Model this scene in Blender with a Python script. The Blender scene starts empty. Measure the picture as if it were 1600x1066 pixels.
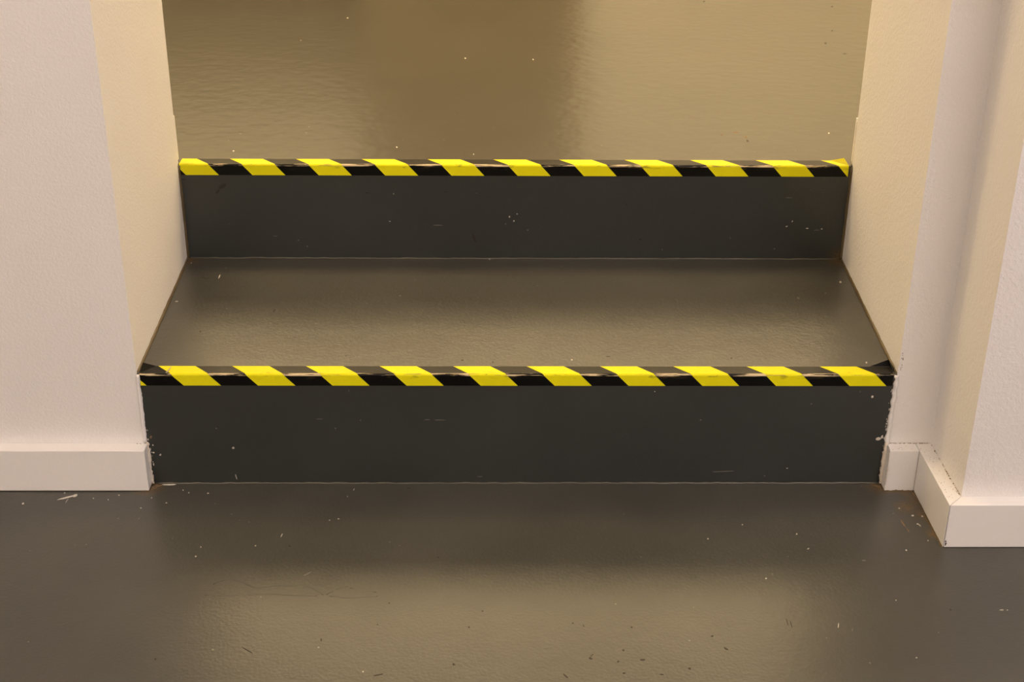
import bpy, bmesh, math, random
from mathutils import Vector, Matrix

# ------------------------------------------------------------------ camera
SC = bpy.context.scene
COL = SC.collection
R = math.radians
F_PX, PITCH, YAW, ROLL = 2156.598, R(25.8806), R(0.86707), R(0.44535)
CAM = Vector((0.46592, -1.62561, 1.00679))
fw = Vector((math.sin(YAW) * math.cos(PITCH), math.cos(YAW) * math.cos(PITCH), -math.sin(PITCH)))
rt = fw.cross(Vector((0, 0, 1))).normalized()
up = rt.cross(fw)
rt2 = rt * math.cos(ROLL) + up * math.sin(ROLL)
up2 = -rt * math.sin(ROLL) + up * math.cos(ROLL)
cd = bpy.data.cameras.new('camera')
cd.sensor_width = 36.0
cd.sensor_fit = 'HORIZONTAL'
cd.lens = F_PX * 36.0 / 1600.0
cd.clip_start = 0.01
cam = bpy.data.objects.new('camera', cd)
m = Matrix((rt2, up2, -fw)).transposed().to_4x4()
m.translation = CAM
cam.matrix_world = m
COL.objects.link(cam)
SC.camera = cam

# ------------------------------------------------------------------ world, light levels, exposure
w = bpy.data.worlds.new('world')
SC.world = w
w.use_nodes = True
w.node_tree.nodes['Background'].inputs[0].default_value = (1.0, 0.9, 0.8, 1)
w.node_tree.nodes['Background'].inputs[1].default_value = 0.02
SC.view_settings.view_transform = 'Standard'
SC.view_settings.look = 'None'
SC.view_settings.gamma = 1.0
SC.view_settings.use_curve_mapping = False
SC.view_settings.exposure = 0.0
# strength and colour of the ceiling lamps and the added jamb fills (built with their fixtures near the end)
ROOM_LAMP_LEFT = (1.0, 0.77, 0.58)
ROOM_LAMP_RIGHT = (1.0, 0.84, 0.80)
ROOM_POWER_LEFT = 10.8
ROOM_POWER_RIGHT = 13.0
LANDING_LAMP = (1.0, 0.72, 0.39)
LANDING_POWER = 5.75
JAMB_FILL_POWER = 25.0  # strength of the fill panels added behind the opening

# ------------------------------------------------------------------ dimensions (metres)
H1, H2, T = 0.16885, 0.15537, 0.40044
H = H1 + H2
YB = 0.405                      # back face of the wall the steps pass through
XC, YR = 1.06288, -0.13541      # corner of the wall that steps forward on the right
BT, BH = 0.0209, 0.0639         # baseboard thickness and height
NR = 0.0025                     # nosing radius
X0, X1, Y0, ZC = -2.1, 2.7, -3.7, 2.75      # near room
LX0, LX1, LY1, LZC = -1.6, 2.5, 4.6, 2.66   # landing
def xl(y): return -0.0047 - 0.0126 * y / 0.4
def xr(y): return 1.0037 + 0.0163 * y / 0.4

# ------------------------------------------------------------------ mesh helpers
def link(name, bm, mat, parent=None, smooth=False):
    me = bpy.data.meshes.new(name)
    bmesh.ops.recalc_face_normals(bm, faces=bm.faces[:])
    bm.to_mesh(me); bm.free()
    if smooth:
        for f in me.polygons: f.use_smooth = True
    me.materials.append(mat)
    o = bpy.data.objects.new(name, me)
    COL.objects.link(o)
    if parent: o.parent = parent
    return o
def struct(o, label, cat='structure'):
    o['kind'] = 'structure'; o['label'] = label; o['category'] = cat
    return o
def stuff(o, label=None):
    o['kind'] = 'stuff'
    if label: o['label'] = label
    return o
def tag(o, label, cat, group=None):
    o['label'] = label; o['category'] = cat
    if group: o['group'] = group
    return o
def empty(name, loc=(0, 0, 0)):
    o = bpy.data.objects.new(name, None); COL.objects.link(o); o.location = loc
    o.empty_display_size = 0.05
    return o
def box(bm, a, b):
    vs = [bm.verts.new((x, y, z)) for z in (a[2], b[2]) for y in (a[1], b[1]) for x in (a[0], b[0])]
    for f in ((0, 1, 3, 2), (4, 5, 7, 6), (0, 1, 5, 4), (2, 3, 7, 6), (0, 2, 6, 4), (1, 3, 7, 5)):
        bm.faces.new([vs[i] for i in f])
    return vs
def prism(bm, poly, z0, z1):
    a = [bm.verts.new((x, y, z0)) for x, y in poly]
    b = [bm.verts.new((x, y, z1)) for x, y in poly]
    n = len(poly)
    bm.faces.new(a); bm.faces.new(b)
    for i in range(n): bm.faces.new((a[i], a[(i + 1) % n], b[(i + 1) % n], b[i]))
def extrude_x(bm, prof, left=xl, right=xr):
    a = [bm.verts.new((left(y), y, z)) for y, z in prof]
    b = [bm.verts.new((right(y), y, z)) for y, z in prof]
    n = len(prof)
    bm.faces.new(a); bm.faces.new(b)
    for i in range(n): bm.faces.new((a[i], a[(i + 1) % n], b[(i + 1) % n], b[i]))
def bevel(bm, w, seg=2):
    bmesh.ops.bevel(bm, geom=bm.edges[:], offset=w, segments=seg, profile=0.5, affect='EDGES')
def bead(pts, rad, seed, jit=0.35, step=0.004, sides=6, wob=0.0004):
    """irregular sealant / paint bead that follows a polyline"""
    rnd = random.Random(seed)
    P = []
    for a, b in zip(pts[:-1], pts[1:]):
        a, b = Vector(a), Vector(b)
        n = max(2, int((b - a).length / step))
        for i in range(n): P.append(a.lerp(b, i / n))
    P.append(Vector(pts[-1]))
    bm = bmesh.new(); rings = []
    r = rad
    for i, p in enumerate(P):
        d = (P[min(i + 1, len(P) - 1)] - P[max(i - 1, 0)]).normalized()
        s = d.orthogonal().normalized(); t = d.cross(s)
        r = 0.5 * r + 0.5 * rad * (1 + rnd.uniform(-jit, jit))
        q = p + s * rnd.uniform(-wob, wob) + t * rnd.uniform(-wob, wob)
        rings.append([bm.verts.new(q + (s * math.cos(k * 2 * math.pi / sides) + t * math.sin(k * 2 * math.pi / sides)) * r) for k in range(sides)])
    for A, B in zip(rings[:-1], rings[1:]):
        for k in range(sides): bm.faces.new((A[k], A[(k + 1) % sides], B[(k + 1) % sides], B[k]))
    bm.faces.new(rings[0]); bm.faces.new(rings[-1])
    return bm
def blob(bm, c, mj, mn, nrm, h, rnd, n=8):
    """thin irregular fleck lying on a surface: centre, half axes, surface normal, thickness"""
    c, mj, mn, nrm = Vector(c), Vector(mj), Vector(mn), Vector(nrm)
    lo, hi = [], []
    for k in range(n):
        a = 2 * math.pi * k / n; q = rnd.uniform(0.75, 1.2)
        p = c + (mj * math.cos(a) + mn * math.sin(a)) * q
        lo.append(bm.verts.new(p)); hi.append(bm.verts.new(c.lerp(p, 0.75) + nrm * h))
    bm.faces.new(hi); bm.faces.new(lo)
    for k in range(n): bm.faces.new((lo[k], lo[(k + 1) % n], hi[(k + 1) % n], hi[k]))
def flecks(path, n, size, nrm, spread, seed, h=0.0004):
    """small irregular flecks scattered along a line"""
    rnd = random.Random(seed); bm = bmesh.new()
    a, b = Vector(path[0]), Vector(path[1]); d = (b - a).normalized(); nv = Vector(nrm); s = d.cross(nv)
    for i in range(n):
        u = rnd.random(); L = size * rnd.uniform(0.4, 1.5); W = size * rnd.uniform(0.25, 0.7)
        blob(bm, a.lerp(b, u) + s * rnd.uniform(-spread, spread), d * L, s * W, nv, h, rnd, 6)
    return bm

# ------------------------------------------------------------------ materials
class NT:
    def __init__(s, name):
        s.m = bpy.data.materials.new(name); s.m.use_nodes = True
        s.t = s.m.node_tree; s.n = s.t.nodes; s.b = s.n['Principled BSDF']
        s.co = s.n.new('ShaderNodeTexCoord').outputs['Object']
    def new(s, typ, **kw):
        o = s.n.new(typ)
        for k, v in kw.items(): setattr(o, k, v)
        return o
    def link(s, a, b): s.t.links.new(a, b)
    def val(s, sock, v):
        if isinstance(v, bpy.types.NodeSocket): s.link(v, sock)
        else: sock.default_value = v
    def math(s, op, a, b=0.0, c=0.0):
        o = s.new('ShaderNodeMath', operation=op)
        s.val(o.inputs[0], a); s.val(o.inputs[1], b); s.val(o.inputs[2], c)
        return o.outputs[0]
    def mapped(s, scale):
        o = s.new('ShaderNodeMapping'); s.link(s.co, o.inputs[0]); o.inputs['Scale'].default_value = scale
        return o.outputs[0]
    def noise(s, scale, detail=2.0, rough=0.5, vec=None, dist=0.0):
        o = s.new('ShaderNodeTexNoise'); s.link(vec or s.co, o.inputs['Vector'])
        o.inputs['Scale'].default_value = scale; o.inputs['Detail'].default_value = detail
        o.inputs['Roughness'].default_value = rough; o.inputs['Distortion'].default_value = dist
        return o.outputs['Fac']
    def ramp(s, fac, lo, hi):
        o = s.new('ShaderNodeMapRange', interpolation_type='SMOOTHSTEP'); s.val(o.inputs[0], fac)
        o.inputs[1].default_value = lo; o.inputs[2].default_value = hi
        return o.outputs[0]
    def mix(s, fac, a, b):
        o = s.new('ShaderNodeMix', data_type='RGBA'); s.val(o.inputs[0], fac)
        for i, v in ((6, a), (7, b)):
            if isinstance(v, bpy.types.NodeSocket): s.link(v, o.inputs[i])
            else: o.inputs[i].default_value = (*v, 1)
        return o.outputs[2]
    def near(s, p, rad):
        """1 at point p, falling to 0 at distance rad (for stains)"""
        o = s.new('ShaderNodeVectorMath', operation='DISTANCE'); s.link(s.co, o.inputs[0]); o.inputs[1].default_value = p
        return s.ramp(o.outputs['Value'], rad, 0.0)
    def bump(s, h, dist, strength=1.0, prev=None):
        o = s.new('ShaderNodeBump'); s.link(h, o.inputs['Height'])
        o.inputs['Distance'].default_value = dist; o.inputs['Strength'].default_value = strength
        if prev: s.link(prev, o.inputs['Normal'])
        return o.outputs[0]
    def color(s, c): s.val(s.b.inputs['Base Color'], c if isinstance(c, bpy.types.NodeSocket) else (*c, 1))
    def rough(s, r): s.val(s.b.inputs['Roughness'], r)
    def normal(s, n): s.link(n, s.b.inputs['Normal'])

def floor_paint(name, base=(0.060, 0.059, 0.049), rough=0.302, peel=0.00024, wave=0.00020, stains=(), ior=1.5, ws=48):
    t = NT(name)
    v = t.noise(3.5, 4, 0.6)
    c = t.mix(t.ramp(v, 0.3, 0.75), tuple(x * 0.86 for x in base), tuple(x * 1.12 for x in base))
    v2 = t.noise(60, 3, 0.6)
    c = t.mix(t.math('MULTIPLY', t.ramp(v2, 0.55, 0.8), 0.25), c, tuple(x * 1.5 for x in base))
    # sparse pale dust specks
    vo = t.new('ShaderNodeTexVoronoi', feature='F1'); t.link(t.co, vo.inputs['Vector']); vo.inputs['Scale'].default_value = 75
    sep = t.new('ShaderNodeSeparateColor'); t.link(vo.outputs['Color'], sep.inputs[0])
    sp = t.math('MULTIPLY', t.math('LESS_THAN', vo.outputs['Distance'], 0.085), t.math('GREATER_THAN', sep.outputs[0], 0.94))
    c = t.mix(t.math('MULTIPLY', sp, 0.5), c, (0.30, 0.27, 0.22))
    # brown grime in the corners
    for p, rad in stains:
        k = t.math('MULTIPLY', t.near(p, rad), t.ramp(t.noise(220, 3, 0.7), 0.3, 0.62))
        c = t.mix(k, c, (0.15, 0.088, 0.027))
    t.color(c)
    t.rough(t.math('MULTIPLY_ADD', t.noise(5, 2, 0.5), 0.03, rough - 0.015))
    t.b.inputs['IOR'].default_value = ior
    n = t.bump(t.noise(ws, 1, 0.5), wave)
    if peel: n = t.bump(t.noise(240, 1, 0.5), peel, prev=n)
    t.normal(n)
    return t.m
def wall_paint(name, base=(0.80, 0.79, 0.78), coarse=0.0009, fine=0.0003, rough=0.55, dirt=0.10, scale=250):
    t = NT(name)
    c = t.mix(t.math('MULTIPLY', t.ramp(t.noise(6, 5, 0.65), 0.45, 0.8), dirt), base, (base[0] * 0.86, base[1] * 0.82, base[2] * 0.74))
    c = t.mix(t.math('MULTIPLY', t.ramp(t.noise(190, 2, 0.5), 0.70, 0.80), dirt * 1.5), c, (0.50, 0.42, 0.32))
    t.color(c); t.rough(rough)
    n = t.bump(t.noise(scale, 3, 0.6), coarse)
    n = t.bump(t.noise(scale * 3.2, 2, 0.6), fine, prev=n)
    t.normal(n)
    return t.m
def plain(name, base, rough=0.6, var=0.15, scale=40, spec=0.5, bump=0.0):
    t = NT(name)
    t.color(t.mix(t.noise(scale, 3, 0.6), tuple(x * (1 - var) for x in base), tuple(min(1, x * (1 + var)) for x in base)))
    t.rough(rough); t.b.inputs['Specular IOR Level'].default_value = spec
    if bump: t.normal(t.bump(t.noise(scale * 4, 2, 0.5), bump))
    return t.m
def tape_mat(name, base, worn, thr, rough=0.35, spec=0.3):
    """printed vinyl; worn through and scuffed along the folded edge (object origin sits on the edge)"""
    t = NT(name)
    s = t.new('ShaderNodeSeparateXYZ'); t.link(t.co, s.inputs[0])
    d = t.math('ADD', t.math('ABSOLUTE', s.outputs[1]), t.math('ABSOLUTE', s.outputs[2]))
    along = t.noise(1.0, 5, 0.7, vec=t.mapped((16, 350, 350)))
    blot = t.noise(1.0, 3, 0.6, vec=t.mapped((9, 30, 30)))
    k = t.math('MULTIPLY', t.ramp(d, 0.0036, 0.0020), t.ramp(t.math('ADD', along, t.math('MULTIPLY', t.math('SUBTRACT', blot, 0.5), 0.7)), thr, thr + 0.05))
    c = t.mix(t.math('MULTIPLY', t.ramp(t.noise(90, 4, 0.7), 0.60, 0.78), 0.22), base, (base[0] * 0.45, base[1] * 0.42, base[2] * 0.5))
    smut = t.math('MULTIPLY', t.ramp(d, 0.010, 0.001), t.ramp(t.noise(1.0, 4, 0.7, vec=t.mapped((28, 120, 120))), 0.56, 0.66))
    c = t.mix(t.math('MULTIPLY', smut, 0.6), c, (0.10, 0.075, 0.03))
    c = t.mix(k, c, worn)
    t.color(c); t.rough(t.math('MULTIPLY_ADD', t.noise(50, 3, 0.6), 0.15, rough - 0.07))
    t.normal(t.bump(t.noise(140, 2, 0.5), 0.00012))
    t.b.inputs['Specular IOR Level'].default_value = spec
    return t.m
def glow(name, col, power):
    t = NT(name); t.color((0.8, 0.8, 0.78))
    t.b.inputs['Emission Color'].default_value = (*col, 1); t.b.inputs['Emission Strength'].default_value = power
    return t.m

M_FLOOR = floor_paint('grey_floor_paint', stains=[((-0.004, -0.010, 0), 0.030), ((1.0, -0.008, 0), 0.030), ((1.035, -0.02, 0), 0.025), ((1.04, -0.08, 0), 0.018), ((1.04, -0.045, 0), 0.018), ((1.04, -0.125, 0), 0.016), ((1.02, -0.06, 0), 0.022)])
M_TREAD = floor_paint('grey_tread_paint', stains=[((xl(0.38), 0.392, H1), 0.035), ((xr(0.38), 0.392, H1), 0.035)])
M_LAND = floor_paint('grey_landing_paint', base=(0.044, 0.043, 0.034), rough=0.225, wave=0.00044, peel=0.0, ws=42)
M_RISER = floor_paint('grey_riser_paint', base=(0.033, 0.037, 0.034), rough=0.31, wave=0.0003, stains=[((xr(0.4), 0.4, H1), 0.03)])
M_WALL = wall_paint('white_wall_paint')
M_WALL_R = wall_paint('white_roller_wall_paint', coarse=0.0012, fine=0.0005, scale=170)
M_BASE = wall_paint('white_baseboard_gloss', base=(0.80, 0.79, 0.77), coarse=0.0004, fine=0.0002, rough=0.38, dirt=0.16, scale=60)
M_CREAM = wall_paint('cream_landing_wall_paint', base=(0.80, 0.78, 0.72), coarse=0.0005, fine=0.0)
M_CEIL = wall_paint('white_ceiling_paint', base=(0.82, 0.81, 0.79), coarse=0.0003, fine=0.0)
M_SEAL_W = plain('white_sealant', (0.74, 0.68, 0.58), 0.5, 0.25, 120, bump=0.0006)
M_SEAL_G = plain('grey_paint_seam', (0.095, 0.088, 0.068), 0.32, 0.3, 60)
M_SEAL_B = plain('olive_brown_paint_edge', (0.105, 0.076, 0.034), 0.4, 0.35, 90)
M_DIRT = plain('brown_grime', (0.19, 0.125, 0.065), 0.8, 0.4, 200)
M_W = plain('white_paint_fleck', (0.55, 0.52, 0.46), 0.5, 0.1, 200)
M_G = plain('pale_grey_scratch', (0.16, 0.15, 0.125), 0.5, 0.2, 200)
M_K = plain('black_scuff', (0.026, 0.021, 0.015), 0.5, 0.3, 200, spec=0.4)
M_BLACK = tape_mat('black_tape_vinyl', (0.0035, 0.0035, 0.0035), (0.62, 0.50, 0.30), 0.50, 0.30, 0.18)
M_YELLOW = tape_mat('yellow_tape_print', (0.77, 0.73, 0.008), (0.30, 0.21, 0.09), 0.60, 0.40, 0.12)
M_DOOR = plain('brown_wood_door', (0.23, 0.185, 0.112), 0.45, 0.25, 8)
M_DADO = plain('dark_wood_dado', (0.095, 0.074, 0.043), 0.5, 0.25, 8)
M_METAL = plain('white_lamp_housing', (0.7, 0.7, 0.7), 0.4, 0.05)

# ------------------------------------------------------------------ the shell: near room
bm = bmesh.new(); box(bm, (X0 - 0.1, Y0 - 0.1, -0.1), (X1 + 0.1, YB, 0.0))
floor = struct(link('floor', bm, M_FLOOR), 'glossy grey painted floor in front of the steps', 'floor')
bm = bmesh.new(); prism(bm, [(X0, 0), (xl(0), 0), (xl(YB), YB), (X0, YB)], 0, ZC)
wall_left = struct(link('wall_left', bm, M_WALL), 'white wall and cream-lit jamb left of the steps', 'wall')
bm = bmesh.new(); prism(bm, [(xr(0), 0), (XC, 0), (XC, YR), (X1, YR), (X1, YB), (xr(YB), YB)], 0, ZC)
wall_right = struct(link('wall_right', bm, M_WALL_R), 'white wall stepping forward right of the steps', 'wall')
bm = bmesh.new(); prism(bm, [(xl(0), 0), (xr(0), 0), (xr(YB), YB), (xl(YB), YB)], H + 2.06, ZC)
struct(link('wall_above', bm, M_WALL), 'white wall above the opening over the steps', 'wall')
bm = bmesh.new(); box(bm, (X0 - 0.1, Y0 - 0.1, ZC), (X1 + 0.1, YB, ZC + 0.09))
struct(link('ceiling', bm, M_CEIL), 'white ceiling of the near room', 'ceiling')
bm = bmesh.new(); box(bm, (X0 - 0.1, Y0 - 0.1, 0), (X1 + 0.1, Y0, ZC))
struct(link('wall_back', bm, M_WALL), 'white wall behind the camera', 'wall')
bm = bmesh.new(); box(bm, (X0 - 0.1, Y0, 0), (X0, YB, ZC))
struct(link('wall_far_left', bm, M_WALL), 'white side wall at the far left of the near room', 'wall')
bm = bmesh.new(); box(bm, (X1, Y0, 0), (X1 + 0.1, YB, ZC))
struct(link('wall_far_right', bm, M_WALL), 'white side wall at the far right of the near room', 'wall')

# ------------------------------------------------------------------ the shell: landing above the steps
def nose(y0, z, yb, th):
    """slab profile with a rounded front edge"""
    p = [(yb, z)]
    for k in range(6):
        a = R(90 * k / 5)
        p.append((y0 + NR - NR * math.sin(a), z - NR + NR * math.cos(a)))
    return p + [(y0, z - th), (yb, z - th)]
bm = bmesh.new(); extrude_x(bm, nose(T, H, YB, 0.016))
box(bm, (LX0, YB, H - 0.016), (LX1, LY1, H))
bmesh.ops.remove_doubles(bm, verts=bm.verts[:], dist=1e-6)
landing = struct(link('floor_landing', bm, M_LAND), 'shiny grey painted landing floor above the upper step', 'floor')
bm = bmesh.new(); box(bm, (LX0 - 0.1, LY1, 0.2), (LX1 + 0.1, LY1 + 0.1, LZC))
struct(link('wall_landing_end', bm, M_CREAM), 'cream end wall of the landing, seen as a reflection', 'wall')
bm = bmesh.new(); box(bm, (LX0 - 0.1, YB, 0.2), (LX0, LY1, LZC))
struct(link('wall_landing_left', bm, M_CREAM), 'cream left wall of the landing', 'wall')
bm = bmesh.new(); box(bm, (LX1, YB, 0.2), (LX1 + 0.1, LY1, LZC))
struct(link('wall_landing_right', bm, M_CREAM), 'cream right wall of the landing', 'wall')
bm = bmesh.new(); box(bm, (LX0 - 0.1, YB, LZC), (LX1 + 0.1, LY1 + 0.1, LZC + 0.08))
struct(link('ceiling_landing', bm, M_CEIL), 'white ceiling of the landing', 'ceiling')
# brown door and dado on the end wall, mirrored in the landing floor
bm = bmesh.new(); box(bm, (-0.12, LY1 - 0.045, H), (0.85, LY1, H + 2.02))
for (a, b, c, d) in ((0.0, 0.33, 0.12, 0.85), (0.42, 0.73, 0.12, 0.85), (0.0, 0.33, 1.0, 1.88), (0.42, 0.73, 1.0, 1.88)):
    box(bm, (a, LY1 - 0.055, H + c), (b, LY1 - 0.046, H + d))
struct(link('door_1', bm, M_DOOR), 'brown panelled door at the end of the landing', 'door')
bm = bmesh.new(); box(bm, (LX0, LY1 - 0.03, H), (-0.125, LY1, H + 1.10)); box(bm, (LX0, LY1 - 0.05, H + 1.10), (-0.125, LY1, H + 1.14))
struct(link('trim_1', bm, M_DADO), 'brown wooden dado left of the landing door', 'panelling')

# ------------------------------------------------------------------ baseboards
bm = bmesh.new(); box(bm, (X0, -BT, 0.0008), (-0.0015, 0, BH)); bevel(bm, 0.0012)
base_left = struct(link('baseboard_left', bm, M_BASE), 'white baseboard along the left wall', 'baseboard')
bm = bmesh.new(); box(bm, (1.0015, -BT, 0.0008), (XC - BT - 0.0004, 0, BH)); bevel(bm, 0.0010)
base_pier = struct(link('baseboard_pier', bm, M_BASE), 'short white baseboard piece right beside the lower riser', 'baseboard')
bm = bmesh.new(); prism(bm, [(XC - BT, 0), (XC, 0), (XC, YR), (XC - BT, YR - BT)], 0.0008, BH); bevel(bm, 0.0006)
base_ret = struct(link('baseboard_return', bm, M_BASE), 'white baseboard running towards the viewer around the right corner', 'baseboard')
bm = bmesh.new(); prism(bm, [(XC - BT + 0.0012, YR - BT), (XC + 0.0006, YR), (X1, YR), (X1, YR - BT)], 0.0008, BH); bevel(bm, 0.0006)
base_right = struct(link('baseboard_right', bm, M_BASE), 'white baseboard along the front of the right wall', 'baseboard')
bm = bmesh.new(); box(bm, (LX0, YB, H), (-0.0205, YB + 0.02, H + 0.070)); bevel(bm, 0.001)
struct(link('baseboard_landing_left', bm, M_BASE), 'end of the landing baseboard behind the left jamb', 'baseboard')
bm = bmesh.new(); box(bm, (1.0228, YB, H), (LX1, YB + 0.02, H + 0.070)); bevel(bm, 0.001)
struct(link('baseboard_landing_right', bm, M_BASE), 'end of the landing baseboard behind the right jamb', 'baseboard')

# ------------------------------------------------------------------ the two steps
step1 = tag(empty('step', (0.5, 0, 0)), 'lower grey painted step with deep tread', 'step')
bm = bmesh.new(); extrude_x(bm, [(0, 0), (0, H1 - 0.016), (0.03, H1 - 0.016), (0.03, 0)])
riser1 = link('riser', bm, M_RISER)
bm = bmesh.new(); extrude_x(bm, nose(0, H1, T, 0.016))
tread1 = link('tread', bm, M_TREAD)
step2 = tag(empty('step', (0.5, T, H1)), 'upper grey painted step leading onto the landing', 'step')
bm = bmesh.new(); extrude_x(bm, [(T, H1), (T, H - 0.016), (YB, H - 0.016), (YB, H1)])
riser2 = link('riser', bm, M_RISER)
def attach(o, p):
    o.parent = p
    o.matrix_parent_inverse = Matrix.Translation(-p.location)
for o, p in ((riser1, step1), (tread1, step1), (riser2, step2)): attach(o, p)
def seam(name, pts, rad, mat, seed, parent, label, **kw):
    o = link(name, bead(pts, rad, seed, **kw), mat, smooth=True)
    o['label'] = label
    if parent.location.length > 1e-6: attach(o, parent)
    else: o.parent = parent
    return o
e = 0.0006
seam('floor_seam', [(0.003, -e, e), (1.0, -e, e)], 0.0013, M_SEAL_G, 1, step1, 'pale grey paint seam under the lower riser', jit=0.5, step=0.008)
seam('tread_seam', [(xl(T) + .004, T - e, H1 + e), (xr(T) - .004, T - e, H1 + e)], 0.0013, M_SEAL_G, 2, step1, 'pale grey paint seam under the upper riser', jit=0.4, step=0.008)
seam('side_seam', [(xl(0.003) + .0005, 0.003, H1), (xl(T) + .0005, T, H1)], 0.0026, M_SEAL_B, 3, step1, 'olive brown paint edge where tread meets left jamb', jit=0.3, step=0.01)
seam('side_seam', [(xr(0.003) - .0005, 0.003, H1), (xr(T) - .0005, T, H1)], 0.0026, M_SEAL_B, 4, step1, 'olive brown paint edge where tread meets right jamb', jit=0.3, step=0.01)
seam('side_seam', [(xl(T) + .0005, T, H1), (xl(T) + .0005, T, H - 0.002)], 0.0030, M_SEAL_B, 5, step2, 'olive brown paint edge beside left jamb', jit=0.3, step=0.008)
seam('side_seam', [(xr(T) - .0005, T, H1), (xr(T) - .0005, T, H - 0.002)], 0.0030, M_SEAL_B, 6, step2, 'olive brown paint edge beside right jamb', jit=0.3, step=0.008)
seam('floor_edge', [(1.003, -BT, 0.0002), (XC - BT, -BT, 0.0002), (XC - BT - .0003, YR - BT + .002, 0.0002)], 0.0015, M_SEAL_B, 12, floor, 'olive brown paint edge along the right corner baseboards', jit=0.4, step=0.006)
# ragged white paint where the walls meet the lower riser
seam('paint_edge', [(xl(0) + .0005, -.0002, 0.066), (xl(0) + .0010, -.0002, H1 - 0.001)], 0.0030, M_WALL, 7, wall_left, 'uneven white paint edge against the lower riser', jit=0.25, step=0.003)
seam('paint_edge', [(-0.0004, -.003, 0.002), (-0.0012, -.0015, 0.066)], 0.0022, M_SEAL_W, 8, wall_left, 'cream sealant bead at the baseboard end', jit=0.6, step=0.003, wob=0.0008)
seam('paint_edge', [(1.0025, -.0002, 0.064), (xr(0) - .0006, -.0002, H1 - 0.001)], 0.0030, M_WALL, 9, wall_right, 'uneven white paint edge against the lower riser', jit=0.4, step=0.003, wob=0.0007)
seam('paint_edge', [(1.0008, -.004, 0.003), (1.0012, -.002, 0.066)], 0.0024, M_SEAL_W, 10, wall_right, 'ragged cream sealant bead beside the short baseboard', jit=0.8, step=0.003, wob=0.0011)
seam('paint_edge', [(xr(T) + .0002, YB + .001, H + .001), (xr(T) + .0006, YB + .001, H + 0.07)], 0.0016, M_SEAL_W, 11, wall_right, 'cream sealant bead at the back of the jamb', jit=0.5, step=0.004)

# grime along the baseboard tops and in the corners
def grime(name, path, n, size, nrm, spread, seed, parent, mat=M_DIRT):
    o = stuff(link(name, flecks(path, n, size, nrm, spread, seed), mat)); o.parent = parent
    return o
grime('grime', [(1.004, -0.0006, BH), (1.060, -0.0006, BH)], 34, 0.0011, (0, 0, 1), 0.0007, 21, base_pier)
grime('grime', [(1.004, -0.011, BH), (1.045, -0.011, BH)], 10, 0.0005, (0, 0, 1), 0.008, 22, base_pier)
grime('grime', [(XC - 0.0006, -0.004, BH), (XC - 0.0006, YR + 0.003, BH)], 46, 0.0011, (0, 0, 1), 0.0008, 23, base_ret)
grime('grime', [(XC - 0.010, -0.004, BH), (XC - 0.010, YR - 0.004, BH)], 40, 0.0005, (0, 0, 1), 0.008, 24, base_ret)
grime('grime', [(1.004, -BT, 0.0015), (1.040, -BT, 0.0015)], 16, 0.0012, (0, -1, 0), 0.0009, 25, base_pier)
grime('floor_grime', [(XC - BT - 0.0012, -0.024, 0.0), (XC - BT - 0.0012, YR - 0.018, 0.0)], 90, 0.0022, (0, 0, 1), 0.0010, 26, floor)
grime('floor_grime', [(1.004, -BT - 0.001, 0.0), (1.040, -BT - 0.001, 0.0)], 30, 0.0018, (0, 0, 1), 0.0009, 27, floor)
grime('floor_grime', [(-0.008, -0.019, 0.0), (0.010, -0.003, 0.0)], 46, 0.0022, (0, 0, 1), 0.0040, 28, floor)
grime('floor_grime', [(0.990, -0.002, 0.0), (1.001, -0.012, 0.0)], 30, 0.0020, (0, 0, 1), 0.0030, 29, floor)
grime('grime', [(-0.016, -0.002, BH), (-0.004, -0.002, BH)], 6, 0.0008, (0, 0, 1), 0.001, 30, base_left)
grime('corner_crack', [(XC - BT + 0.0030, YR - BT, 0.004), (XC - BT + 0.0030, YR - BT, 0.012)], 5, 0.0020, (0, -1, 0), 0.0004, 31, base_right, M_K)
grime('paint_chips', [(0.0015, 0.0, 0.030), (-0.0005, 0.0, 0.085)], 16, 0.0016, (0, -1, 0), 0.0016, 32, wall_left, M_W)
grime('paint_chips', [(0.9990, 0.0, 0.020), (0.9985, 0.0, 0.150)], 26, 0.0015, (0, -1, 0), 0.0013, 33, wall_right, M_W)
grime('paint_chips', [(1.0018, -BT, 0.004), (1.0018, -BT, 0.060)], 14, 0.0016, (0, -1, 0), 0.0012, 34, base_pier, M_SEAL_W)
grime('scuffs', [(xr(0) + 0.004, 0.0, 0.175), (xr(0) + 0.003, 0.0, 0.205)], 9, 0.0011, (0, -1, 0), 0.0012, 35, wall_right, M_DIRT)

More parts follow.
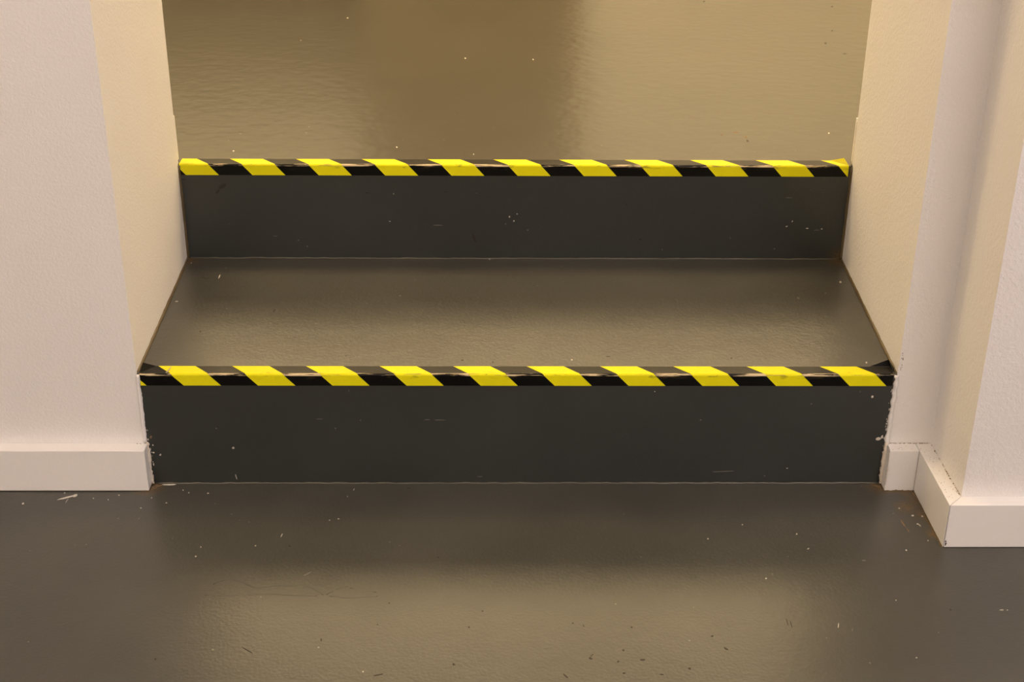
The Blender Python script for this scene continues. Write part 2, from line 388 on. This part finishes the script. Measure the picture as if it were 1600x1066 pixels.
# ------------------------------------------------------------------ specks, scuffs and scratches
MARKS = [
  ('F', 'w', -0.115, -0.0245, 0.00108, -0.0, -0.00045, 0.00162), ('F', 'w', -0.0726, -0.0382, 0.00086, -0.0, -0.00042, 0.0016),
  ('F', 'w', -0.0401, -0.0302, 0.00129, -0.0, -0.00039, 0.00161), ('F', 'w', -0.052, -0.0414, 0.00086, -0.0, -0.0004, 0.0016),
  ('F', 'w', -0.1631, -0.0509, 0.00127, 0.00108, -0.00093, 0.00186), ('F', 'w', -0.0035, -0.062, 0.00106, -0.0, -0.00036, 0.00156),
  ('F', 'w', 0.0053, -0.0367, 0.00086, -0.0, -0.00036, 0.0016), ('F', 'w', 0.0278, -0.0494, 0.00128, -0.0, -0.00034, 0.00158),
  ('F', 'w', 0.0527, -0.0238, 0.00087, -0.0, -0.00032, 0.00162), ('F', 'w', 0.079, -0.0254, 0.0013, -0.0, -0.0003, 0.00162),
  ('F', 'w', 0.0436, -0.0173, 0.00087, -0.0, -0.00033, 0.00163), ('F', 'w', 0.0215, -0.0035, 0.01094, -1e-05, -0.00045, 0.00215),
  ('F', 'w', 0.2689, -0.0336, 0.00065, -0.0, -0.00012, 0.00121), ('F', 'w', 0.2759, -0.0158, 0.00061, 0.00284, -0.0005, 0.00049),
  ('F', 'w', 0.2624, -0.0885, 0.00126, -0.0, -0.00014, 0.00137), ('F', 'w', 0.2509, -0.0916, 0.00084, -0.0, -0.00012, 0.00114),
  ('F', 'w', 0.1928, -0.1274, 0.00058, 0.00466, -0.00067, 0.0005), ('F', 'w', 0.1626, -0.1505, 0.00102, -0.0, -0.00022, 0.00143),
  ('F', 'w', 0.0938, -0.1533, 3e-05, 0.00168, -0.00077, 0.00044), ('F', 'w', 0.0913, -0.1738, 0.00084, 0.00105, -0.00064, 0.00121),
  ('F', 'g', 0.0538, -0.133, 0.00029, 0.00252, -0.00043, 0.00037), ('F', 'k', 0.206, -0.152, 0.00163, -0.0, -0.00029, 0.00215),
  ('F', 'k', 0.3963, -0.1771, 0.00141, -0.0, -6e-05, 0.00175), ('F', 'k', 0.3509, -0.0125, 0.00175, -0.0, -9e-05, 0.00165),
  ('F', 'g', 0.2361, -0.2118, 0.00453, 0.00397, -0.00036, 0.00092), ('F', 'w', 0.861, -0.1246, 0.00104, -0.0, 0.00037, 0.00185),
  ('F', 'w', 0.8692, -0.1581, 0.00174, 0.00098, -0.0, 0.00101), ('F', 'w', 0.7436, -0.1355, 0.00104, -0.0, 0.0002, 0.00146),
  ('F', 'k', 0.8565, -0.083, 0.00085, -0.0, 0.0003, 0.00154), ('F', 'g', 0.9343, -0.1843, 0.00284, -0.0, 0.00034, 0.00139),
  ('F', 'w', 0.8036, -0.2223, 0.00099, -0.0, 0.00024, 0.00134), ('F', 'w', 0.8721, -0.3166, 0.00152, 0.00542, -0.00058, 9e-05),
  ('F', 'g', 0.887, -0.3239, 0.00122, 0.00354, -0.00041, 0.00013), ('F', 'w', 1.0747, -0.287, 0.00308, -1e-05, 0.00029, 0.00088),
  ('F', 'w', 1.0817, -0.287, 0.00115, -0.0, 0.00029, 0.00088), ('F', 'k', 1.0134, -0.2862, 0.00154, -0.0, 0.00056, 0.00188),
  ('F', 'w', 0.948, -0.3753, 0.0011, -0.0, 0.00031, 0.00113), ('F', 'w', 0.9531, -0.2671, 0.00078, -0.0, 0.00034, 0.00128),
  ('F', 'w', 1.0109, -0.0637, 0.00108, -0.0, 0.00042, 0.00157), ('F', 'w', 1.0241, -0.0816, 0.00171, -0.0, 0.00064, 0.00232),
  ('F', 'w', 1.0254, -0.1016, 0.00169, -0.0, 0.00053, 0.0019), ('F', 'w', 1.0365, -0.0832, 0.00128, -0.0, 0.00054, 0.00193),
  ('F', 'w', 1.0271, -0.1046, 0.00113, -0.00292, 0.00065, 0.00087), ('F', 'b', 1.0063, -0.1, 0.00107, -0.00871, 0.00139, 0.00131),
  ('F', 'b', 1.0086, -0.1166, 0.00028, -0.00518, 0.00116, 0.00093), ('F', 'w', 0.9939, -0.1618, 0.00123, -0.0, 0.00048, 0.00178),
  ('F', 'w', 1.028, -0.1402, 0.00083, -0.0, 0.00041, 0.00146), ('F', 'k', 0.339, -0.4029, 0.00619, 0.00168, -0.0002, 0.00107),
  ('F', 'k', 0.5472, -0.4057, 0.00298, -0.00438, 0.00077, 0.00121), ('F', 'k', 0.5769, -0.3753, 0.0023, -0.00136, 0.00063, 0.00212),
  ('F', 'k', 0.5788, -0.3697, 0.00212, 0.00255, -0.00031, 0.00065), ('F', 'k', 0.4381, -0.3179, 0.00131, -0.0, -3e-05, 0.0018),
  ('F', 'k', 0.3414, -0.2714, 0.00115, -0.0, -0.00011, 0.00158), ('F', 'k', 0.4536, -0.2873, 0.00114, -0.0, -1e-05, 0.00124),
  ('F', 'k', 0.5599, -0.3109, 0.00113, -0.0, 8e-05, 0.00152), ('F', 'k', 0.5724, -0.3158, 0.00079, -0.00261, 0.00051, 0.00045),
  ('F', 'k', 0.6286, -0.3184, 0.0015, -0.0, 0.00016, 0.00181), ('F', 'k', 0.6153, -0.3606, 0.00147, -0.0, 0.00019, 0.0023),
  ('F', 'k', 0.6077, -0.381, 0.00145, -0.0, 0.00014, 0.00168), ('F', 'k', 0.6126, -0.401, 0.00215, -1e-05, 0.00014, 0.00164),
  ('F', 'k', 0.6356, -0.3778, 0.00327, -1e-05, 0.00016, 0.00169), ('F', 'k', 0.7337, -0.3587, 0.00247, -0.0026, 0.00078, 0.00149),
  ('F', 'k', 0.7209, -0.3353, 0.00186, -1e-05, 0.00025, 0.00177), ('F', 'k', 0.6874, -0.3935, 0.0018, -1e-05, 0.00028, 0.00221),
  ('F', 'k', 0.6546, -0.4033, 0.0025, -1e-05, 0.00015, 0.00137), ('F', 'k', 0.8131, -0.3091, -0.00021, -0.00824, 0.00063, 0.00025),
  ('F', 'k', 0.817, -0.3128, -0.00019, -0.00703, 0.00055, 0.00022), ('F', 'w', 0.3208, -0.3979, 0.00089, -0.0, -0.00012, 0.00137),
  ('F', 'w', 0.7937, -0.1028, 0.00084, -0.0, 0.00025, 0.00151), ('F', 'k', 0.0849, -0.3749, 0.00144, -0.0, -0.00049, 0.00225),
  ('F', 'k', 0.1871, -0.3605, 0.00794, -0.00631, 0.00021, 0.00099), ('F', 'k', 0.268, -0.3411, 0.00111, -0.0, -0.00039, 0.00351),
  ('F', 'k', 0.3307, -0.3127, 0.00112, -0.0, -9e-05, 0.00121), ('F', 'k', 0.4219, -0.3849, 0.00144, -0.0, -6e-05, 0.00223),
  ('R1', 'w', 0.0053, 0.0604, 0.00108, 0.0, 0.00013, 0.00125), ('R1', 'w', 0.005, 0.0488, 0.00173, 0.0, 0.00013, 0.00126),
  ('R1', 'w', 0.0137, 0.0453, 0.00127, 0.00154, -0.00075, 0.00081), ('R1', 'w', 0.1136, 0.0561, 0.00142, -0.001, 0.00088, 0.00152),
  ('R1', 'w', 0.1137, 0.0108, 0.001, -0.00433, 0.00068, 0.00028), ('R1', 'b', 0.0041, 0.0733, 0.00027, 0.00249, -0.00129, -0.0),
  ('R1', 'g', 0.2333, 0.1011, 0.00429, 0.0, 3e-05, 0.00049), ('R1', 'g', 0.2874, 0.0991, 6e-05, 0.00148, -0.00064, -0.0),
  ('R1', 'g', 0.3777, 0.1002, 0.0043, 0.00026, -1e-05, 0.00054), ('R1', 'g', 0.3949, 0.0997, 0.00689, 0.0, 1e-05, 0.00054),
  ('R1', 'g', 0.2739, 0.1439, 6e-05, 0.00145, -0.00043, -0.0), ('R1', 'w', 0.974, 0.1357, 0.00116, 0.00186, -0.00147, 0.00125),
  ('R1', 'g', 0.9567, 0.1435, -0.00023, 0.00194, -0.00043, -0.0), ('R1', 'w', 0.9906, 0.0706, 0.00378, 0.00078, -0.00068, 0.00247),
  ('R1', 'w', 0.9946, 0.0736, 0.00099, 0.0026, -0.00164, 0.001), ('R1', 'w', 0.8701, 0.024, 0.00132, -0.0, -7e-05, 0.00077),
  ('R1', 'g', 0.448, 0.0107, 0.0044, -0.0, 0.0, 0.00051), ('R1', 'g', 0.7824, 0.0189, 0.01758, 0.00071, -5e-05, 0.00051),
  ('R1', 'w', 0.6816, 0.1433, 0.00086, 0.0, -5e-05, 0.00097), ('T', 'w', 0.0461, 0.3273, 4e-05, 0.00789, -0.00129, 0.00126),
  ('T', 'w', -0.0002, 0.2339, 0.00235, 1e-05, -0.00047, 0.00229), ('T', 'k', 0.026, 0.3197, 0.00854, -0.00143, -0.00028, 0.00173),
  ('T', 'k', 0.1475, 0.2005, 0.00095, 0.00639, -0.00075, 0.00102), ('T', 'g', 0.0783, 0.2092, 0.00116, 0.0, -0.00029, 0.00168),
  ('T', 'k', 0.0533, 0.1311, 0.00134, 0.0, -0.0005, 0.00261), ('T', 'w', -0.0074, 0.3804, 0.001, 1e-05, -0.00051, 0.0026),
  ('T', 'g', 0.0502, 0.3601, 0.00149, 1e-05, -0.00045, 0.00256), ('T', 'w', 0.9973, 0.3093, 0.00165, -0.00189, 0.00129, 0.00348),
  ('T', 'w', 0.9711, 0.0362, 0.0013, 0.0, 0.00059, 0.0024), ('T', 'g', 0.9214, 0.249, 0.00149, -0.00291, 0.00079, 0.00182),
  ('T', 'g', 0.9658, 0.268, 0.00163, 0.00123, 0.00012, 0.00167), ('T', 'g', 0.9991, 0.2012, 0.00117, 0.0, 0.00053, 0.00224),
  ('T', 'w', 0.5724, 0.043, 0.0013, 0.0, 0.00012, 0.00241), ('T', 'k', 0.6222, 0.0538, 0.00262, 1e-05, 0.00011, 0.00146),
  ('T', 'k', 0.4239, 0.0417, 0.00216, 0.0, -4e-05, 0.00193), ('T', 'k', 0.465, 0.0361, 0.00129, 0.0, -0.0, 0.00287),
  ('T', 'g', 0.327, 0.256, 0.00143, 1e-05, -0.00014, 0.00234), ('T', 'w', 0.4601, 0.3972, 0.00152, 1e-05, -1e-05, 0.00198),
  ('T', 'k', 0.2655, 0.0549, 0.00217, 0.0, -0.00019, 0.00195), ('T', 'k', 0.7898, 0.0484, 0.00131, 0.0, 0.0003, 0.00194),
  ('R2', 'k', 0.4359, 0.2039, 0.00316, -0.00851, 0.00187, 0.00081), ('R2', 'k', 0.0472, 0.2889, 0.00557, 0.0039, -0.00173, 0.00298),
  ('R2', 'k', 0.0396, 0.2805, 0.00316, 0.00361, -0.0014, 0.00134), ('R2', 'k', -0.0113, 0.3001, 0.00295, 1e-05, 0.00015, 0.00155),
  ('R2', 'w', 0.4911, 0.2395, 0.0015, 0.0, -1e-05, 0.00133), ('R2', 'w', 0.4981, 0.2326, 0.0005, 0.00151, -0.00094, 0.00036),
  ('R2', 'w', 0.503, 0.2443, 0.00125, 0.0, -1e-05, 0.0008), ('R2', 'g', 0.4851, 0.2277, 0.00115, 0.00104, -0.00049, 0.00061),
  ('R2', 'g', 0.3788, 0.2253, 0.01002, 2e-05, 1e-05, 0.00064), ('R2', 'k', 0.6725, 0.2612, 0.00427, -0.00605, 0.00079, 0.00061),
  ('R2', 'k', 0.6982, 0.2024, 0.00253, 1e-05, -9e-05, 0.0019), ('R2', 'w', 0.927, 0.2245, 0.0016, 0.00065, -0.00044, 0.00101),
  ('R2', 'w', 0.9352, 0.2331, 0.00037, 0.00151, -0.00074, 0.00027), ('R2', 'w', 0.9596, 0.2214, 0.00202, 0.0, -0.00011, 0.00108),
  ('R2', 'g', 0.975, 0.2187, 0.00455, 1e-05, -7e-05, 0.00065), ('R2', 'w', 0.9829, 0.2204, 0.00152, 0.0, -0.00011, 0.00108),
  ('R2', 'g', 0.9254, 0.2724, 0.006, 2e-05, -5e-05, 0.00053), ('R2', 'w', 0.3113, 0.2771, 4e-05, 0.00131, -0.00059, -0.0),
  ('R2', 'w', 0.3039, 0.2315, 0.0015, 0.0, 2e-05, 0.00069), ('R2', 'g', 0.1234, 0.2064, 0.00301, 1e-05, 4e-05, 0.00065),
  ('R2', 'g', 0.9112, 0.1866, 0.00152, 0.0, -7e-05, 0.00082), ('R2', 'k', 0.3926, 0.2804, 0.00391, 0.00074, -0.00016, 0.00103),
  ('R2', 'k', 0.2717, 0.278, 0.00446, 1e-05, 4e-05, 0.00105), ('L', 'k', 1.148, 1.185, 0.00265, 4e-05, 0.00153, 0.00708),
  ('L', 'k', 0.8782, 0.5269, 0.0006, -0.00649, 0.00174, 0.00329), ('L', 'b', 0.8785, 0.5474, 0.00219, -0.00602, 0.00127, 0.00375),
  ('L', 'b', 0.8666, 0.5717, 0.00514, 0.0028, 0.00036, 0.00347), ('L', 'b', 0.8411, 0.5574, 0.00264, 3e-05, 0.00039, 0.00261),
  ('L', 'w', 1.02, 0.5698, 0.00133, 1e-05, 0.00077, 0.00352), ('L', 'w', 0.4348, 0.4533, 0.001, 1e-05, -4e-05, 0.00319),
  ('L', 'w', 0.3121, 0.4878, 0.00127, 1e-05, -0.00021, 0.00328), ('L', 'w', 0.0567, 0.4657, 0.00151, 1e-05, -0.00054, 0.00322),
  ('L', 'w', 0.4105, 1.0509, 0.00157, 2e-05, -9e-05, 0.00497), ('L', 'w', 0.5433, 1.043, 0.00157, 2e-05, 0.00013, 0.00495),
  ('L', 'k', 1.1856, 1.2951, 0.00171, 3e-05, 0.00129, 0.00583), ('L', 'k', 1.1677, 1.0982, 0.00386, 6e-05, 0.00089, 0.00386),
  ('L', 'k', 1.2381, 1.533, 0.00294, 6e-05, 0.00148, 0.00672), ('L', 'k', 0.9521, 1.5813, 0.00297, 6e-05, 0.00095, 0.0069),
  ('L', 'g', 0.0712, 1.191, 0.00163, 3e-05, -0.00068, 0.00544), ('L', 'w', 0.1473, 1.3956, 0.00209, 4e-05, -0.00044, 0.00463),
]

PL = {'F': (floor, 'floor', 0), 'R1': (riser1, 'riser', 0), 'T': (tread1, 'tread', H1), 'R2': (riser2, 'riser', T), 'L': (landing, 'landing', H)}
MC = {'w': (M_W, 'white_paint_flecks'), 'g': (M_G, 'pale_scratches'), 'k': (M_K, 'dark_scuffs'), 'b': (M_DIRT, 'brown_stains')}
rnd = random.Random(5)
for key, (par, _, v) in PL.items():
    for col, (mat, nm) in MC.items():
        L = [q for q in MARKS if q[0] == key and q[1] == col]
        if not L: continue
        bm = bmesh.new()
        for (_, _, a, b, ma, mb, na, nb) in L:
            if key in ('F', 'T', 'L'): blob(bm, (a, b, v), (ma, mb, 0), (na, nb, 0), (0, 0, 1), 0.0003, rnd)
            else: blob(bm, (a, v, b), (ma, 0, mb), (na, 0, nb), (0, -1, 0), 0.0003, rnd)
        o = stuff(link(nm, bm, mat)); o.parent = par
RIDGES = [[(0.1238, -0.2329), (0.132, -0.2263), (0.1433, -0.2236), (0.1601, -0.2303), (0.1758, -0.2408), (0.1888, -0.2395), (0.2054, -0.2357), (0.2198, -0.2383), (0.2349, -0.2344), (0.2477, -0.2436), (0.2607, -0.2553)],
 [(0.1178, -0.2549), (0.1412, -0.2563), (0.1718, -0.2551), (0.2025, -0.2538), (0.2338, -0.2565), (0.2532, -0.2578)],
 [(0.2645, -0.2553), (0.2749, -0.2436), (0.2899, -0.2371), (0.2926, -0.2411), (0.3102, -0.2463), (0.3245, -0.2502)],
 [(0.2687, -0.2578), (0.2922, -0.2617), (0.3112, -0.2592), (0.3266, -0.258)]]
for i, P in enumerate(RIDGES):
    # a run of floor paint: a low swelling only a third of a millimetre high
    o = link('paint_ridge', bead([(x, y, -0.00216) for x, y in P], 0.00235, 60 + i, jit=0.02, step=0.004, sides=10, wob=0.00003), M_FLOOR, floor, smooth=True)
bm = bmesh.new(); rr = random.Random(8)
blob(bm, (-0.1085, -0.0360, 0.0), (0.0100, 0.0052, 0), (-0.0006, 0.0016, 0), (0, 0, 1), 0.0008, rr, 12)
blob(bm, (-0.0990, -0.0318, 0.0), (0.0034, 0.0017, 0), (-0.0010, 0.0025, 0), (0, 0, 1), 0.0014, rr, 10)
blob(bm, (-0.1065, -0.0440, 0.0), (0.0004, 0.0060, 0), (0.0004, 0, 0), (0, 0, 1), 0.0004, rr, 8)
tag(link('paint_scrap', bm, M_W), 'thin torn scrap of white paint on the floor below the left baseboard', 'scrap')

# ------------------------------------------------------------------ hazard tapes folded over the step edges
def tape(x0, x1, y0, z, top, front, first, period, width, shift, label, seed):
    root = empty('hazard_tape', (0.5 * (x0 + x1), y0, z))
    tag(root, label, 'tape', 'hazard tapes on the step edges')
    # profile across the tape: arc length, local position, normal
    prof = []
    r = NR
    def add(s, y, zz, ny, nz): prof.append((s, y, zz, ny, nz))
    n = 10
    for k in range(n): add((top - r) * k / n, top - (top - r) * k / n, 0, 0, 1)
    arc = r * math.pi / 2
    for k in range(7):
        a = R(90 * k / 6); add(top - r + arc * k / 6, r - r * math.sin(a), -r + r * math.cos(a), -math.sin(a), math.cos(a))
    for k in range(1, n + 1):
        q = (front - r) * k / n; add(top - r + arc + q, 0, -r - q, -1, 0)
    S = prof[-1][0]
    rnd = random.Random(seed)
    cx = root.location.x
    ya = [rnd.uniform(-0.0006, 0.0006) for _ in range(40)]
    def strip(name, lo, hi, mat, lift, thick):
        bm = bmesh.new(); rows = []
        for (s, y, zz, ny, nz) in prof:
            a, b = lo(s), hi(s)
            N = 24 if b - a > 0.3 else 3
            row = []
            for j in range(N + 1):
                x = a + (b - a) * j / N
                row.append(bm.verts.new((x - cx, y + ny * lift, zz + nz * lift)))
            rows.append(row)
        for A, B in zip(rows[:-1], rows[1:]):
            for j in range(len(A) - 1):
                if (A[j].co - A[j + 1].co).length < 1e-7 and (B[j].co - B[j + 1].co).length < 1e-7: continue
                vs = []
                for v in (A[j], A[j + 1], B[j + 1], B[j]):
                    if not any((v.co - q.co).length < 1e-7 for q in vs): vs.append(v)
                if len(vs) > 2: bm.faces.new(vs)
        loose = [v for v in bm.verts if not v.link_faces]
        bmesh.ops.delete(bm, geom=loose, context='VERTS')
        bmesh.ops.recalc_face_normals(bm, faces=bm.faces[:])
        if thick:
            bmesh.ops.solidify(bm, geom=bm.faces[:], thickness=thick)
        o = link(name, bm, mat, root)
        return o
    strip('black_backing', lambda s: x0, lambda s: x1, M_BLACK, 0.00035, 0.0003)
    k = -1
    while first + k * period < x1:
        a = first + k * period
        lo = lambda s, a=a: min(max(a + shift * s / S, x0), x1)
        hi = lambda s, a=a: min(max(a + width + shift * s / S, x0), x1)
        if hi(S) > x0 + 1e-4:
            strip('yellow_stripe', lo, hi, M_YELLOW, 0.00055, 0.00018)
        k += 1
    return root
t1 = tape(-0.0010, 0.9985, 0.0, H1, 0.0228, 0.0168, 0.0190, 0.0984, 0.0493, 0.0368, 'black and yellow striped hazard tape on the edge of the lower step', 1)
t2 = tape(-0.0158, 1.0140, T, H, 0.0255, 0.0172, 0.0580, 0.1020, 0.0506, 0.0374, 'black and yellow striped hazard tape on the edge of the upper step', 2)
def flap(root, pts, mat, name='peeled_corner'):
    """a lifted corner of the tape: thin bent triangle fan"""
    bm = bmesh.new()
    vs = [bm.verts.new(Vector(p) - root.location) for p in pts]
    bm.faces.new(vs)
    bmesh.ops.solidify(bm, geom=bm.faces[:], thickness=0.0003)
    return link(name, bm, mat, root)
flap(t1, [(0.972, 0.0226, H1 + 0.0008), (0.9985, 0.0226, H1 + 0.0008), (0.9985, 0.030, H1 + 0.0075)], M_BLACK)
flap(t1, [(0.9985, 0.004, H1 + 0.0007), (0.9985, 0.0226, H1 + 0.0008), (0.9985, 0.030, H1 + 0.0075), (1.0015, 0.010, H1 + 0.004)], M_BLACK)
flap(t1, [(-0.001, 0.004, H1 + 0.0008), (0.016, 0.0226, H1 + 0.0008), (-0.002, 0.027, H1 + 0.0035)], M_BLACK)
flap(t2, [(0.990, 0.4255, H + 0.0008), (1.0138, 0.402, H + 0.0008), (1.0128, 0.429, H + 0.0035)], M_YELLOW)
bm = bmesh.new()
vv = [Vector(p) for p in ((0.0325, 0.0030, H1 + 0.0006), (0.0352, 0.0020, H1 + 0.0008), (0.0385, 0.0150, H1 + 0.0030), (0.0375, 0.0165, H1 + 0.0028))]
bm.faces.new([bm.verts.new(v) for v in vv]); bmesh.ops.solidify(bm, geom=bm.faces[:], thickness=0.0004)
tag(link('paint_chip', bm, M_W), 'tiny cream paint chip stuck on the lower tape near its left end', 'chip')

# ------------------------------------------------------------------ ceiling lamps and added jamb fills
def lamp(name, c, sx, sy, mat, label, group):
    root = tag(empty(name, c), label, 'lamp', group)
    bm = bmesh.new(); f = 0.03
    for a, b in (((-sx - f, -sy - f, -0.04), (sx + f, -sy, 0)), ((-sx - f, sy, -0.04), (sx + f, sy + f, 0)), ((-sx - f, -sy, -0.04), (-sx, sy, 0)), ((sx, -sy, -0.04), (sx + f, sy, 0))): box(bm, a, b)
    link('lamp_frame', bm, M_METAL, root)
    bm = bmesh.new(); box(bm, (-sx, -sy, -0.032), (sx, sy, -0.02))
    link('lamp_diffuser', bm, mat, root)
    return root
M_L1L = glow('left_room_lamp_glow', ROOM_LAMP_LEFT, ROOM_POWER_LEFT)
M_L1R = glow('right_room_lamp_glow', ROOM_LAMP_RIGHT, ROOM_POWER_RIGHT)
M_L2 = glow('landing_lamp_glow', LANDING_LAMP, LANDING_POWER)
M_L3 = glow('jamb_fill_glow', LANDING_LAMP, JAMB_FILL_POWER)
for c, where in (((-0.8, -1.4, ZC), 'nearer the steps on the left'), ((1.7, -1.5, ZC), 'nearer the steps on the right'), ((-0.8, -2.9, ZC), 'behind the camera on the left'), ((1.7, -2.9, ZC), 'behind the camera on the right')):
    lamp('ceiling_lamp', c, 0.6, 0.3, M_L1L if c[0] < 0.5 else M_L1R, 'flat white ceiling lamp of the near room, ' + where, 'ceiling lamps of the near room')
for c, where in (((-0.8, 3.55, LZC), 'leftmost of three'), ((0.45, 3.55, LZC), 'middle of three'), ((1.7, 3.55, LZC), 'rightmost of three')):
    lamp('ceiling_lamp', c, 0.58, 0.85, M_L2, 'flat warm ceiling lamp at the far end of the landing, ' + where, 'ceiling lamps of the landing')
for c, where in (((-0.85, 1.2, LZC), 'left'), ((1.85, 1.2, LZC), 'right')):  # unseen fill panels, added to brighten the jambs and the landing
    lamp('ceiling_lamp', c, 0.45, 0.30, M_L3, 'added warm fill panel, out of view on the landing just behind the ' + where + ' jamb', 'added fill panels behind the opening')
